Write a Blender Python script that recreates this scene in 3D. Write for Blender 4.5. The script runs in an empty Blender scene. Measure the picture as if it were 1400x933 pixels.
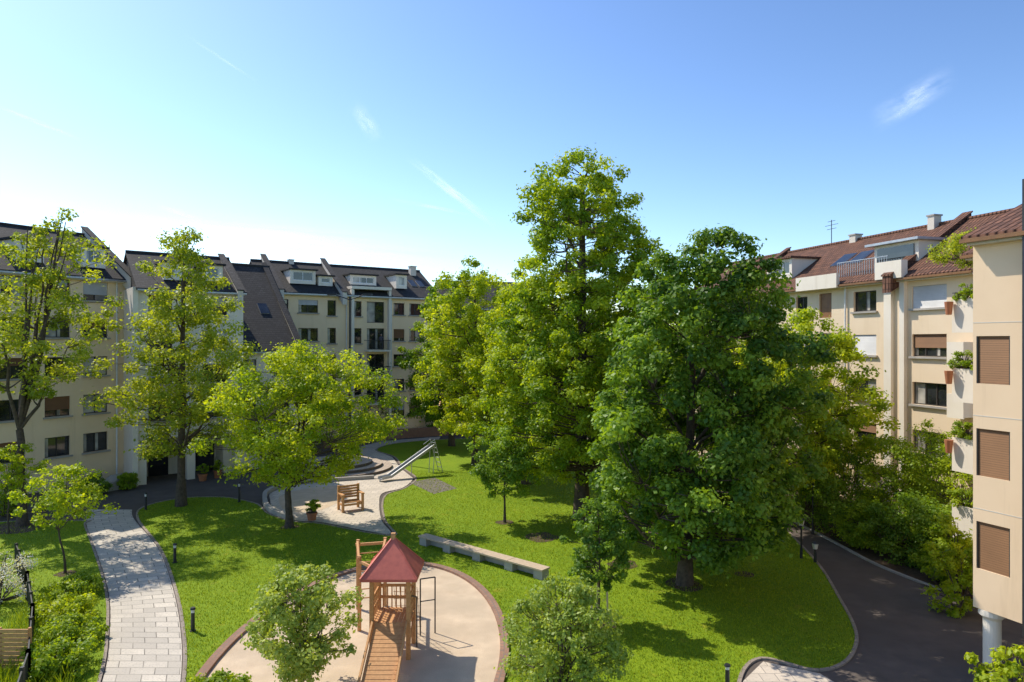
import bpy, math, random
import numpy as np
from mathutils import Vector, Matrix
from mathutils.geometry import tessellate_polygon
random.seed(7)
scene = bpy.context.scene
COL = scene.collection

# ------------------------------------------------------------------ materials
def newmat(name):
    m = bpy.data.materials.new(name); m.use_nodes = True
    nt = m.node_tree; nt.nodes.clear()
    out = nt.nodes.new('ShaderNodeOutputMaterial')
    b = nt.nodes.new('ShaderNodeBsdfPrincipled')
    nt.links.new(b.outputs[0], out.inputs[0])
    return m, nt, b, out

def N(nt, t, **kw):
    n = nt.nodes.new(t)
    for k, v in kw.items():
        if k.startswith('i_'):
            n.inputs[k[2:].replace('_', ' ')].default_value = v
        else:
            setattr(n, k, v)
    return n

def mixcol(nt, fac, a, b, blend='MIX'):
    n = nt.nodes.new('ShaderNodeMix'); n.data_type = 'RGBA'; n.blend_type = blend
    for sock, val in ((n.inputs[0], fac), (n.inputs[6], a), (n.inputs[7], b)):
        if isinstance(val, (int, float)): sock.default_value = val
        elif isinstance(val, tuple): sock.default_value = (val[0], val[1], val[2], 1)
        else: nt.links.new(val, sock)
    return n.outputs[2]

def ramp(nt, src, a, b):
    r = nt.nodes.new('ShaderNodeMapRange'); r.inputs[1].default_value = a; r.inputs[2].default_value = b
    nt.links.new(src, r.inputs[0]); return r.outputs[0]

def noise(nt, coord, scale, detail=4, rough=.55):
    n = nt.nodes.new('ShaderNodeTexNoise'); n.inputs['Scale'].default_value = scale
    n.inputs['Detail'].default_value = detail; n.inputs['Roughness'].default_value = rough
    nt.links.new(coord, n.inputs['Vector']); return n.outputs[0]

def coords(nt, which='Object', scale=None):
    c = nt.nodes.new('ShaderNodeTexCoord').outputs[which]
    if scale:
        mp = nt.nodes.new('ShaderNodeMapping'); mp.inputs['Scale'].default_value = scale
        nt.links.new(c, mp.inputs[0]); return mp.outputs[0]
    return c

def bump(nt, b, h, strength=.3, dist=.02):
    n = nt.nodes.new('ShaderNodeBump'); n.inputs['Strength'].default_value = strength
    n.inputs['Distance'].default_value = dist
    nt.links.new(h, n.inputs['Height']); nt.links.new(n.outputs[0], b.inputs['Normal'])

def noisy(name, c1, c2, scale=3, rough=.85, bscale=40, bstr=.3, bdist=.01, big=None, metallic=0, spec=.5):
    m, nt, b, out = newmat(name)
    co = coords(nt)
    f = ramp(nt, noise(nt, co, scale), .3, .7)
    c = mixcol(nt, f, c1, c2)
    if big:
        g = ramp(nt, noise(nt, co, big, 3), .35, .7)
        c = mixcol(nt, g, c, tuple(x*.72 for x in c1))
    nt.links.new(c, b.inputs['Base Color'])
    b.inputs['Roughness'].default_value = rough
    b.inputs['Metallic'].default_value = metallic
    b.inputs['Specular IOR Level'].default_value = spec
    bump(nt, b, noise(nt, co, bscale, 3), bstr, bdist)
    return m

def plaster(name, c):
    m, nt, b, out = newmat(name)
    co = coords(nt)
    st = coords(nt, 'Object', (1.5, 1.5, .12))
    f = ramp(nt, noise(nt, co, .5, 5), .3, .75)
    col = mixcol(nt, f, c, tuple(x*y for x, y in zip(c, (.92, .90, .87))))
    f2 = ramp(nt, noise(nt, st, 1.2, 5, .7), .55, .85)
    col = mixcol(nt, f2, col, tuple(x*y for x, y in zip(c, (.78, .75, .70))))
    nt.links.new(col, b.inputs['Base Color']); b.inputs['Roughness'].default_value = .92
    b.inputs['Specular IOR Level'].default_value = .2
    bump(nt, b, noise(nt, co, 35, 4), .25, .01)
    return m

def tiles(name, c1, c2, cm, bw, rh, rough=.7, wave=False):
    m, nt, b, out = newmat(name)
    uv = coords(nt, 'UV')
    br = N(nt, 'ShaderNodeTexBrick'); nt.links.new(uv, br.inputs['Vector'])
    br.inputs['Scale'].default_value = 1; br.inputs['Brick Width'].default_value = bw
    br.inputs['Row Height'].default_value = rh; br.inputs['Mortar Size'].default_value = rh*.08
    br.inputs['Color1'].default_value = (*c1, 1); br.inputs['Color2'].default_value = (*c2, 1)
    br.inputs['Mortar'].default_value = (*cm, 1); br.inputs['Mortar Smooth'].default_value = .4
    col = mixcol(nt, ramp(nt, noise(nt, uv, .35, 5), .35, .75), br.outputs[0], tuple(x*.6 for x in c1))
    nt.links.new(col, b.inputs['Base Color'])
    b.inputs['Roughness'].default_value = rough
    b.inputs['Specular IOR Level'].default_value = .2
    sx = N(nt, 'ShaderNodeSeparateXYZ'); nt.links.new(uv, sx.inputs[0])
    mt = N(nt, 'ShaderNodeMath', operation='FRACT')
    dv = N(nt, 'ShaderNodeMath', operation='DIVIDE'); dv.inputs[1].default_value = rh
    nt.links.new(sx.outputs[1], dv.inputs[0]); nt.links.new(dv.outputs[0], mt.inputs[0])
    inv = N(nt, 'ShaderNodeMath', operation='SUBTRACT'); inv.inputs[0].default_value = 1
    nt.links.new(mt.outputs[0], inv.inputs[1])
    h = inv.outputs[0]
    if wave:
        sn = N(nt, 'ShaderNodeMath', operation='SINE'); ml = N(nt, 'ShaderNodeMath', operation='MULTIPLY')
        ml.inputs[1].default_value = 2*math.pi/bw
        nt.links.new(sx.outputs[0], ml.inputs[0]); nt.links.new(ml.outputs[0], sn.inputs[0])
        ad = N(nt, 'ShaderNodeMath', operation='ADD')
        nt.links.new(sn.outputs[0], ad.inputs[0]); nt.links.new(h, ad.inputs[1]); h = ad.outputs[0]
    bump(nt, b, h, .8, .04)
    return m

def slabs(name, c1, c2, cm, bw, rh, mort=.02):
    m, nt, b, out = newmat(name)
    uv = coords(nt, 'UV')
    br = N(nt, 'ShaderNodeTexBrick'); nt.links.new(uv, br.inputs['Vector'])
    br.inputs['Scale'].default_value = 1; br.inputs['Brick Width'].default_value = bw
    br.inputs['Row Height'].default_value = rh; br.inputs['Mortar Size'].default_value = mort
    br.inputs['Color1'].default_value = (*c1, 1); br.inputs['Color2'].default_value = (*c2, 1)
    br.inputs['Mortar'].default_value = (*cm, 1)
    col = mixcol(nt, ramp(nt, noise(nt, uv, .8, 5), .4, .75), br.outputs[0], tuple(x*.7 for x in c1))
    col = mixcol(nt, ramp(nt, noise(nt, uv, 14, 4), .5, .8), col, tuple(x*.75 for x in c2))
    nt.links.new(col, b.inputs['Base Color']); b.inputs['Roughness'].default_value = .88
    bump(nt, b, br.outputs[1], -.4, .01)
    return m

def wood(name, c1, c2, sc=(2, 30, 30)):
    m, nt, b, out = newmat(name)
    co = coords(nt, 'Object')
    f = ramp(nt, noise(nt, co, 9, 5, .7), .3, .7)
    nt.links.new(mixcol(nt, f, c1, c2), b.inputs['Base Color'])
    b.inputs['Roughness'].default_value = .7
    bump(nt, b, noise(nt, co, 30, 3), .3, .01)
    return m

def glassmat(name, c, rough=.04, spec=1.0):
    m, nt, b, out = newmat(name)
    co = coords(nt, 'Object')
    f = ramp(nt, noise(nt, co, .9, 2), .35, .65)
    nt.links.new(mixcol(nt, f, c, tuple(x*.35 for x in c)), b.inputs['Base Color'])
    b.inputs['Roughness'].default_value = rough
    b.inputs['Specular IOR Level'].default_value = spec
    return m

def leafmat(name, c_dark, c_light, trans=.4):
    m, nt, b, out = newmat(name)
    at = N(nt, 'ShaderNodeAttribute', attribute_name='tint')
    col = mixcol(nt, at.outputs['Fac'], c_dark, c_light)
    nt.links.new(col, b.inputs['Base Color']); b.inputs['Roughness'].default_value = .5
    b.inputs['Specular IOR Level'].default_value = .35
    tr = N(nt, 'ShaderNodeBsdfTranslucent')
    tc = mixcol(nt, 1.0, col, (1.6, 1.4, .4), 'MULTIPLY')
    nt.links.new(tc, tr.inputs[0])
    mx = N(nt, 'ShaderNodeMixShader'); mx.inputs[0].default_value = trans
    nt.links.new(b.outputs[0], mx.inputs[1]); nt.links.new(tr.outputs[0], mx.inputs[2])
    nt.links.new(mx.outputs[0], out.inputs[0])
    return m

M = {}
M['cream'] = plaster('plaster_cream', (.96, .74, .48))
M['cream_near'] = plaster('plaster_warm', (.88, .66, .44))
M['cream_r'] = plaster('plaster_cream_light', (.86, .69, .49))
M['white'] = plaster('plaster_white', (.87, .79, .67))
M['offwhite'] = plaster('plaster_grey', (.70, .64, .55))
M['slate'] = tiles('roof_slate', (.066, .062, .060), (.036, .034, .033), (.014, .014, .014), .35, .28, .8)
M['redtile'] = tiles('roof_clay_tile', (.23, .11, .068), (.12, .062, .042), (.04, .025, .02), .26, .34, .8, wave=True)
M['glass'] = glassmat('window_glass', (.035, .038, .04), .04, .8)
M['curtain'] = glassmat('window_curtain', (.55, .52, .46), .12, .6)
M['frame'] = noisy('frame_dark', (.05, .042, .035), (.035, .03, .026), 3, .5)
M['framew'] = noisy('frame_white', (.8, .8, .77), (.7, .7, .68), 3, .5)
M['shutb'] = tiles('shutter_brown', (.28, .14, .06), (.26, .13, .055), (.10, .05, .03), 8, .07, .6)
M['shutw'] = tiles('shutter_white', (.72, .71, .68), (.68, .67, .64), (.3, .3, .29), 8, .07, .6)
M['door'] = noisy('door_wood', (.28, .13, .04), (.2, .09, .03), 3, .5)
M['concrete'] = noisy('concrete', (.50, .455, .395), (.37, .34, .30), 2, .9, 50, .3, .01, .4)
M['metal'] = noisy('galvanised_metal', (.50, .51, .52), (.40, .41, .42), 4, .4, 30, .1, .01, metallic=.5)
M['dark'] = noisy('dark_metal', (.03, .03, .032), (.02, .02, .022), 4, .45)
M['terracotta'] = noisy('terracotta', (.48, .19, .085), (.38, .14, .065), 4, .8)
M['wood'] = wood('play_wood', (.68, .36, .14), (.48, .23, .085))
M['wood2'] = wood('bench_wood', (.60, .46, .32), (.44, .34, .22))
M['redroof'] = noisy('red_tarpaulin', (.68, .165, .105), (.55, .125, .085), 5, .6)
M['brick'] = slabs('edging_brick', (.38, .21, .13), (.27, .15, .10), (.2, .17, .14), .22, .3)
M['pale'] = noisy('pale_fabric', (.5, .1, .1), (.4, .08, .08), 5)
M['skin'] = noisy('skin', (.5, .3, .22), (.45, .27, .2), 5, .6)
M['hair'] = noisy('hair', (.04, .025, .015), (.03, .02, .01), 5, .6)
M['shirt'] = noisy('shirt_cloth', (.12, .10, .12), (.09, .08, .1), 9, .9)
M['bark'] = noisy('bark', (.13, .095, .065), (.06, .044, .032), 6, .95, 18, .9, .04)
M['lampglass'] = noisy('lamp_opal', (.7, .7, .66), (.65, .65, .62), 3, .3)

def grassmat():
    m, nt, b, out = newmat('lawn_grass')
    co = coords(nt)
    c = mixcol(nt, ramp(nt, noise(nt, co, .35, 4), .3, .7), (.235, .34, .010), (.135, .245, .010))
    c = mixcol(nt, ramp(nt, noise(nt, co, 7, 6, .7), .35, .75), c, (.31, .40, .015))
    c = mixcol(nt, ramp(nt, noise(nt, co, 30, 3, .7), .42, .75), c, (.065, .14, .008))
    c = mixcol(nt, ramp(nt, noise(nt, co, 1.1, 5, .6), .60, .78), c, (.32, .30, .03))
    nt.links.new(c, b.inputs['Base Color']); b.inputs['Roughness'].default_value = .8
    b.inputs['Specular IOR Level'].default_value = .15
    bump(nt, b, noise(nt, co, 25, 4, .7), .7, .05)
    return m
M['grass'] = grassmat()
M['blade'] = leafmat('grass_blades', (.10, .19, .008), (.38, .46, .02), .35)
M['asphalt'] = noisy('asphalt', (.155, .128, .108), (.105, .088, .076), 1.2, .92, 90, .5, .01, .25, 0, .2)
M['ground'] = noisy('ground_soil', (.10, .11, .05), (.07, .08, .04), .2, .95)
M['sand'] = noisy('play_sand', (.70, .55, .38), (.55, .42, .285), 1.5, .95, 25, .5, .03, .5)
M['mulch'] = noisy('mulch', (.13, .085, .05), (.07, .045, .028), 9, .98, 30, .9, .05)
M['flag'] = slabs('flagstone', (.70, .62, .50), (.47, .42, .345), (.17, .15, .12), .75, .5, .018)
M['paving'] = slabs('paving', (.70, .60, .475), (.58, .50, .40), (.30, .26, .22), .5, .5, .015)
M['mat'] = slabs('rubber_mat', (.24, .20, .175), (.18, .155, .135), (.06, .06, .06), .5, .5, .03)
M['step'] = slabs('step_stone', (.36, .29, .23), (.28, .23, .19), (.14, .12, .1), .6, .3, .02)
M['ringstone'] = slabs('ring_stone', (.60, .48, .37), (.47, .38, .30), (.2, .17, .14), .6, .3, .02)
M['riser'] = noisy('step_riser', (.17, .13, .10), (.12, .09, .07), 3, .9)

# ------------------------------------------------------------------ mesh builder
class MB:
    def __init__(s): s.v = []; s.f = []; s.m = []
    def poly(s, pts, mat):
        i = len(s.v); s.v += [tuple(p) for p in pts]; s.f.append(tuple(range(i, i+len(pts)))); s.m.append(mat)
    def box(s, x0, x1, y0, y1, z0, z1, mat):
        i = len(s.v)
        s.v += [(x0,y0,z0),(x1,y0,z0),(x1,y1,z0),(x0,y1,z0),(x0,y0,z1),(x1,y0,z1),(x1,y1,z1),(x0,y1,z1)]
        for f in ((0,3,2,1),(4,5,6,7),(0,1,5,4),(1,2,6,5),(2,3,7,6),(3,0,4,7)):
            s.f.append(tuple(i+k for k in f)); s.m.append(mat)
    def exx(s, poly, x0, x1, mat):
        n = len(poly)
        a = [(x0, p[0], p[1]) for p in poly]; b = [(x1, p[0], p[1]) for p in poly]
        i = len(s.v); s.v += a+b
        s.f.append(tuple(i+k for k in range(n))); s.m.append(mat)
        s.f.append(tuple(i+n+k for k in reversed(range(n)))); s.m.append(mat)
        for k in range(n):
            s.f.append((i+k, i+n+k, i+n+(k+1) % n, i+(k+1) % n)); s.m.append(mat)
    def beam(s, p, q, w, h, mat, up=(0, 0, 1)):
        p = Vector(p); q = Vector(q); d = (q-p).normalized(); u = Vector(up)
        if abs(d.dot(u)) > .95: u = Vector((0, 1, 0))
        r = d.cross(u).normalized(); u = r.cross(d)
        i = len(s.v)
        for c in (p, q):
            for a, b in ((-1,-1),(1,-1),(1,1),(-1,1)):
                s.v.append(tuple(c+r*a*w/2+u*b*h/2))
        for f in ((0,1,2,3),(7,6,5,4),(0,4,5,1),(1,5,6,2),(2,6,7,3),(3,7,4,0)):
            s.f.append(tuple(i+k for k in f)); s.m.append(mat)
    def cyl(s, p, q, r0, r1, mat, n=12, topmat=None):
        p = Vector(p); q = Vector(q); d = (q-p).normalized(); u = Vector((0, 0, 1))
        if abs(d.dot(u)) > .95: u = Vector((0, 1, 0))
        a = d.cross(u).normalized(); b = d.cross(a)
        i = len(s.v)
        for c, r in ((p, r0), (q, r1)):
            for k in range(n):
                t = 2*math.pi*k/n; s.v.append(tuple(c+(a*math.cos(t)+b*math.sin(t))*r))
        for k in range(n):
            s.f.append((i+k, i+(k+1) % n, i+n+(k+1) % n, i+n+k)); s.m.append(mat)
        s.f.append(tuple(i+k for k in reversed(range(n)))); s.m.append(mat)
        s.f.append(tuple(i+n+k for k in range(n))); s.m.append(topmat or mat)
    def build(s, name, parent=None, loc=(0,0,0), bevel=0):
        mats = sorted(set(s.m)); me = bpy.data.meshes.new(name)
        me.from_pydata(s.v, [], s.f)
        for k in mats: me.materials.append(M[k])
        me.polygons.foreach_set('material_index', [mats.index(k) for k in s.m])
        uvl = me.uv_layers.new(name='UVMap'); z = Vector((0, 0, 1))
        for p in me.polygons:
            n = p.normal
            t = z.cross(n)
            t = t.normalized() if t.length > .05 else Vector((1, 0, 0))
            bt = n.cross(t)
            for li in p.loop_indices:
                c = me.vertices[me.loops[li].vertex_index].co
                uvl.data[li].uv = (c.dot(t), c.dot(bt))
        o = bpy.data.objects.new(name, me); COL.objects.link(o); o.location = loc
        if parent: o.parent = parent
        if bevel:
            md = o.modifiers.new('bevel', 'BEVEL'); md.width = bevel; md.segments = 2; md.limit_method = 'ANGLE'
        return o

def empty(name, loc=(0,0,0), rz=0):
    e = bpy.data.objects.new(name, None); COL.objects.link(e); e.location = loc; e.rotation_euler = (0, 0, rz)
    e.empty_display_size = .5
    return e

# ------------------------------------------------------------------ buildings
def window(W, G, x0, x1, z0, z1, y, kind, fm, rnd):
    t = .06
    W.box(x0, x1, y-.05, y+.02, z0, z0+t, fm); W.box(x0, x1, y-.05, y+.02, z1-t, z1, fm)
    W.box(x0, x0+t, y-.048, y+.018, z0+t, z1-t, fm); W.box(x1-t, x1, y-.048, y+.018, z0+t, z1-t, fm)
    w = x1-x0; n = 1 if w < 1.0 else (2 if w < 2.1 else 3)
    for i in range(n):
        a = x0+t+(w-2*t)*i/n; b = x0+t+(w-2*t)*(i+1)/n
        if i: W.box(a-.035, a+.035, y-.046, y+.016, z0+t, z1-t, fm)
        g = 'curtain' if rnd.random() < .2 else 'glass'
        tilt = rnd.uniform(-.012, .012)
        G.poly([(a, y-.01+tilt, z0+t), (b, y-.01-tilt, z0+t), (b, y-.01-tilt, z1-t), (a, y-.01+tilt, z1-t)], g)
        if g == 'glass' and rnd.random() < .35:
            G.poly([(a, y-.03, z0+t), (a+(b-a)*.3, y-.03, z0+t), (a+(b-a)*.3, y-.03, z1-t), (a, y-.03, z1-t)], 'curtain')
    if kind.startswith('h'):
        f = rnd.uniform(.3, .75); mat = 'shutb' if kind == 'hb' else 'shutw'
        W.box(x0+.02, x1-.02, y-.10, y-.06, z1-(z1-z0)*f, z1-.005, mat)

def facade(P, x0, x1, z0, z1, y, ops, wm, rnd, fm='frame', d=.2, sill=True):
    xs = sorted(set([x0, x1]+[v for o in ops for v in (o[0], o[1])]))
    zs = sorted(set([z0, z1]+[v for o in ops for v in (o[2], o[3])]))
    W = P['walls']
    for i in range(len(xs)-1):
        for j in range(len(zs)-1):
            cx = (xs[i]+xs[i+1])/2; cz = (zs[j]+zs[j+1])/2
            if any(o[0] < cx < o[1] and o[2] < cz < o[3] for o in ops): continue
            W.poly([(xs[i],y,zs[j]),(xs[i+1],y,zs[j]),(xs[i+1],y,zs[j+1]),(xs[i],y,zs[j+1])], wm)
    for o in ops:
        a, b, c, e = o[:4]; k = o[4] if len(o) > 4 else 'w'
        W.poly([(a,y,c),(a,y,e),(a,y+d,e),(a,y+d,c)][::-1], wm); W.poly([(b,y,c),(b,y+d,c),(b,y+d,e),(b,y,e)][::-1], wm)
        W.poly([(a,y,e),(b,y,e),(b,y+d,e),(a,y+d,e)], wm); W.poly([(a,y,c),(a,y+d,c),(b,y+d,c),(b,y,c)], wm)
        if k == 'sb':
            P['windows'].box(a+.04, b-.04, y+.05, y+.11, c+.01, e-.01, 'shutb')
            P['windows'].box(a+.002, a+.04, y+.02, y+.13, c+.002, e-.002, 'frame'); P['windows'].box(b-.04, b-.002, y+.02, y+.13, c+.002, e-.002, 'frame')
        elif k == 'sw': P['windows'].box(a+.01, b-.01, y+.06, y+.11, c+.01, e-.01, 'shutw')
        elif k == 'door': P['windows'].box(a+.01, b-.01, y+.1, y+.15, c+.005, e-.01, 'door')
        else: window(P['windows'], P['glazing'], a, b, c, e, y+d, k, fm if k != 'ww' else 'framew', rnd)
        if sill and k not in ('sb', 'door') and e-c < 1.9:
            P['trim'].box(a-.12, b+.12, y-.16, y+.05, c-.12, c-.003, 'concrete')

class Parts(dict):
    def __missing__(s, k): s[k] = MB(); return s[k]

def dormer(P, s0, s1, zb, h, yb, slope_y, rnd, wm='white', fm='framew', roofm='slate'):
    y1 = slope_y(zb+h)+.3
    P['walls'].box(s0, s0+.12, yb, y1, zb, zb+h, wm); P['walls'].box(s1-.12, s1, yb, y1, zb, zb+h, wm)
    facade(P, s0+.12, s1-.12, zb, zb+h, yb+.003, [(s0+.3, s1-.3, zb+.35, zb+h-.2, 'ww')], wm, rnd, fm, .12, False)
    P['roof'].box(s0-.2, s1+.2, yb-.25, y1+.5, zb+h+.002, zb+h+.14, roofm)

def building(name, P0, P1, eave, ridge, rb, ops, wm='cream', roofm='slate', fins=(), dorm=(), sky=(), finm='offwhite',
             z0=0, seed=1, pipes=(), extra=None, chim=(), overhang=.5, fh=.4, gm=None):
    rnd = random.Random(seed); gm = gm or wm
    P0 = Vector(P0); P1 = Vector(P1); L = (P1-P0).length; ang = math.atan2(P1.y-P0.y, P1.x-P0.x)
    E = empty(name, (P0.x, P0.y, 0), ang); P = Parts()
    facade(P, 0, L, z0, eave, 0, ops, wm, rnd)
    W = P['walls']; dp = 2*rb
    W.poly([(0,0,z0),(0,0,eave),(0,dp,eave),(0,dp,z0)], wm); W.poly([(L,0,z0),(L,dp,z0),(L,dp,eave),(L,0,eave)], wm)
    W.poly([(0,dp,z0),(0,dp,eave),(L,dp,eave),(L,dp,z0)], wm)
    if z0 > 0: W.poly([(0,0,z0),(0,dp,z0),(L,dp,z0),(L,0,z0)], wm)
    W.poly([(0,0,eave),(0,rb,ridge-.08),(0,dp,eave)], gm); W.poly([(L,0,eave),(L,dp,eave),(L,rb,ridge-.08)], gm)
    k = (ridge-eave)/rb; oz = overhang*k
    P['roof'].exx([(-overhang, eave-oz-.02), (-overhang, eave-oz+.16), (rb, ridge+.16), (rb, ridge-.02)], -.15, L+.15, roofm)
    P['roof'].exx([(rb+.002, ridge-.02), (rb+.002, ridge+.16), (dp+.4, eave-.4*k+.16), (dp+.4, eave-.4*k-.02)], -.15, L+.15, roofm)
    P['roof'].cyl((-.15, rb, ridge+.17), (L+.15, rb, ridge+.17), .13, .13, roofm, 8)
    P['trim'].box(-.1, L+.1, -overhang-.14, -overhang-.003, eave-oz-.05, eave-oz+.07, 'door' if roofm == 'redtile' else 'metal')
    P['trim'].box(0, L, -overhang+.05, -.002, eave-oz-.12, eave-oz-.03, 'offwhite')
    for s in pipes: P['trim'].cyl((s, -.12, z0), (s, -.12, eave-oz), .06, .06, 'framew', 8)
    for f in fins:
        s, w = f[:2]; fd = f[2] if len(f) > 2 else .7
        P['fins'].exx([(.0-fd, eave-fd*k-.5), (-fd, eave-fd*k+fh), (rb+.3, ridge+fh+.1), (rb+.3, ridge-.5), (0, eave-.6)], s-w/2, s+w/2, finm)
        P['fins'].exx([(-fd-.05, eave-fd*k+fh+.002), (-fd-.05, eave-fd*k+fh+.09), (rb+.35, ridge+fh+.19), (rb+.35, ridge+fh+.102)], s-w/2-.06, s+w/2+.06, 'slate' if finm != 'redtile' else finm)
    sl = lambda z: (z-eave)/k
    for d in dorm:
        s0, s1, zb, h, yb = d[:5]
        dormer(P, s0, s1, zb, h, yb, sl, rnd, roofm='slate' if roofm == 'slate' else 'redtile')
    for s0, s1, ya, yb in sky:
        q = lambda s, y, o: (s, y-o*k/math.hypot(k, 1), eave+y*k+.16+o/math.hypot(k, 1))
        i = [q(s0,ya,.08), q(s1,ya,.08), q(s1,yb,.08), q(s0,yb,.08)]
        P['skylights'].poly(i, 'glass')
        b = [q(s0,ya,-.05), q(s1,ya,-.05), q(s1,yb,-.05), q(s0,yb,-.05)]
        for a in range(4): P['skylights'].poly([b[a], b[(a+1) % 4], i[(a+1) % 4], i[a]], 'metal')
    for s, y, w, h in chim:
        P['chimney'].box(s-w/2, s+w/2, y-.3, y+.3, eave+y*k-.5, ridge+h, 'offwhite')
        P['chimney'].box(s-w/2-.06, s+w/2+.06, y-.36, y+.36, ridge+h+.002, ridge+h+.1, 'concrete')
    if extra: extra(P, L, rnd)
    for kx, mb in P.items():
        if mb.v: mb.build(kx, E)
    return E

def rows(spans, zc, h=1.35, kinds=None, rnd=random.Random(3)):
    out = []
    for (a, b) in spans:
        for z in zc:
            out.append((a, b, z-h/2, z+h/2, rnd.choice(kinds or ['w', 'w', 'w', 'w', 'hb', 'hw', 'w'])))
    return out

def balcony(P, s0, s1, z, out, rail='bars', h=1.05):
    T = P['balconies']
    T.box(s0, s1, -out, -.003, z-.18, z, 'white')
    if rail == 'solid':
        T.box(s0, s1, -out-.08, -out-.003, z-.25, z+h, 'white')
        T.box(s0, s0+.1, -out, -.004, z+.002, z+h-.003, 'white'); T.box(s1-.1, s1, -out, -.004, z+.002, z+h-.003, 'white')
    else:
        T.box(s0, s1, -out, -out+.05, z+h-.05, z+h, 'dark')
        n = int((s1-s0)/.13)
        for i in range(n+1):
            x = s0+(s1-s0)*i/n; T.box(x-.01, x+.01, -out+.01, -out+.03, z, z+h-.05, 'dark')
        for x in (s0, s1): T.box(x-.02, x+.02, -out, -.01, z+h-.05, z+h, 'dark')

zA = [14.2, 11.45, 8.65, 5.85, 3.0]
building('apartment_building', (-35.3, 43), (-29.75, 52.9), 15.4, 18.9, 5.2,
         rows([(.4, 1.6), (2.5, 4.2), (5.4, 7.1), (8.0, 9.8)], zA, 1.4, rnd=random.Random(11)),
         fins=[(11.1, .45, 1.1)], dorm=[(8.2, 9.9, 16.0, 1.5, .5), (3.8, 5.6, 16.0, 1.5, .5)], sky=[(6.2, 7.2, 2.2, 3.4)], seed=2, pipes=[10.4], gm='slate', fh=.7)

def exB(P, L, rnd):
    T = P['arcade']
    for s in (.3, 3.6, L-.3):
        T.box(s-.28, s+.28, .0, .56, 0, 3.3, 'white')
    T.box(.1, L-.1, 3.2, 3.3, 0, 3.3, 'offwhite')
    T.box(1.2, 2.6, 3.1, 3.19, 0, 2.4, 'glass'); T.box(4.6, 6.0, 3.1, 3.19, 0, 2.4, 'glass')
    T.box(-.35, 0-.003, -.3, 6, 0, 14.4, 'white')
zB = [13.2, 10.6, 8.0, 5.3]
building('arcade_building', (-27.2, 49.6), (-21.3, 54.1), 14.5, 17.3, 4.6,
         rows([(.7, 2.3), (4.4, 6.2)], zB, 1.4, rnd=random.Random(5)), wm='white', z0=3.3,
         fins=[(7.0, .4, .8)], dorm=[(1.8, 3.4, 15.1, 1.3, .5), (4.6, 6.0, 15.1, 1.3, .5)], seed=3, extra=exB, pipes=[3.4], gm='slate', fh=.4)
building('slate_roof_building', (-23.0, 54.4), (-18.0, 58.5), 10.0, 17.4, 8.2,
         rows([(1.2, 2.6), (4.0, 5.4)], [8.3, 5.5, 2.6], 1.4, rnd=random.Random(6)), wm='white',
         fins=[(6.2, .4, .9)], sky=[(1.5, 2.3, 4, 5), (4, 4.8, 3, 4)], seed=4, fh=.4, gm='slate')
def exC(P, L, rnd):
    for z in (9.55, 6.75, 3.95): balcony(P, 10.2, 12.7, z, 1.2)
    P['bay'].box(8.6, 8.9, -.5, -.003, 0, 15.9, 'white'); P['bay'].box(12.85, 13.1, -.5, -.003, 0, 15.9, 'white')
    P['bay'].box(8.6, 13.1, -.6, 1.5, 15.95, 16.25, 'white')
zC = [14.0, 11.15, 8.4, 5.7, 2.9]
opC = rows([(.6, 2.2), (3.2, 5.2), (13.6, 14.9), (15.5, 17.0), (17.6, 18.6)], zC, 1.3, rnd=random.Random(8)) + \
    [(6.2, 7.1, z-.9, z+.7, 'w') for z in zC[:4]] + [(9.1, 9.9, z-.9, z+.7, 'w') for z in zC[:4]] + \
    [(10.5, 12.5, z-1.55, z+.7, 'w') for z in zC[:4]]
building('apartment_building', (-24, 66.5), (-8.3, 77.6), 15.5, 18.7, 5,
         opC, fins=[(7.6, .45, 1.2), (1.2, .45, 1.2)], dorm=[(2.6, 5.2, 16.3, 1.4, .7), (5.5, 7.0, 16.2, 1.0, .7), (9.2, 12.2, 16.4, 1.2, 1.4), (14.2, 15.5, 16.3, 1.5, .6)],
         sky=[(16.6, 17.3, 1.6, 2.8), (17.6, 18.3, 1.6, 2.8)], seed=9, extra=exC, chim=[(18, 4.2, .7, .5), (4, 5, .5, .4)], pipes=[8.2, 13.3], gm='slate', fh=.75)
building('townhouse', (-8.0, 80.5), (4, 84), 14.6, 17.8, 5, rows([(1, 2.3), (4, 5.3), (7, 8.3), (10, 11.3)], zC, 1.3), seed=10)

def exR(P, L, rnd):
    T = P['pilasters']
    T.box(24.0, 24.55, -.22, -.003, 0, 14.2, 'white'); T.box(25.2, 25.55, -.25, -.003, 0, 14.2, 'white')
    T.box(23.8, 25.8, -.7, -.24, 14.25, 15.3, 'white')
    T.box(16.6, 20.6, -.75, -.5, 14.05, 15.0, 'white')
    T.box(22.0, 25.4, 1.0, 3.2, 15.0, 16.6, 'white'); T.box(22.3, 25.1, .93, .997, 15.3, 16.4, 'glass')
    T.box(21.6, 25.7, .6, 3.4, 16.602, 16.75, 'metal')
    for i in range(22): T.box(19.6+i*.2, 19.63+i*.2, .2, .23, 14.8, 15.75, 'metal')
    T.box(19.6, 23.9, .18, .25, 15.75, 15.8, 'metal')
    T.cyl((13.5, 5, 18), (13.5, 5, 20.0), .03, .03, 'dark', 6)
    for z, w in ((19.3, .5), (19.6, .7), (19.9, .4)): T.beam((13.5-w, 5, z), (13.5+w, 5, z), .03, .03, 'dark')
    for z in (9.4, 6.6, 3.8): balcony(P, 28.9, 29.9, z, .7, 'solid')
zR = [13.05, 10.25, 7.45, 4.65, 1.9]
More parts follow.
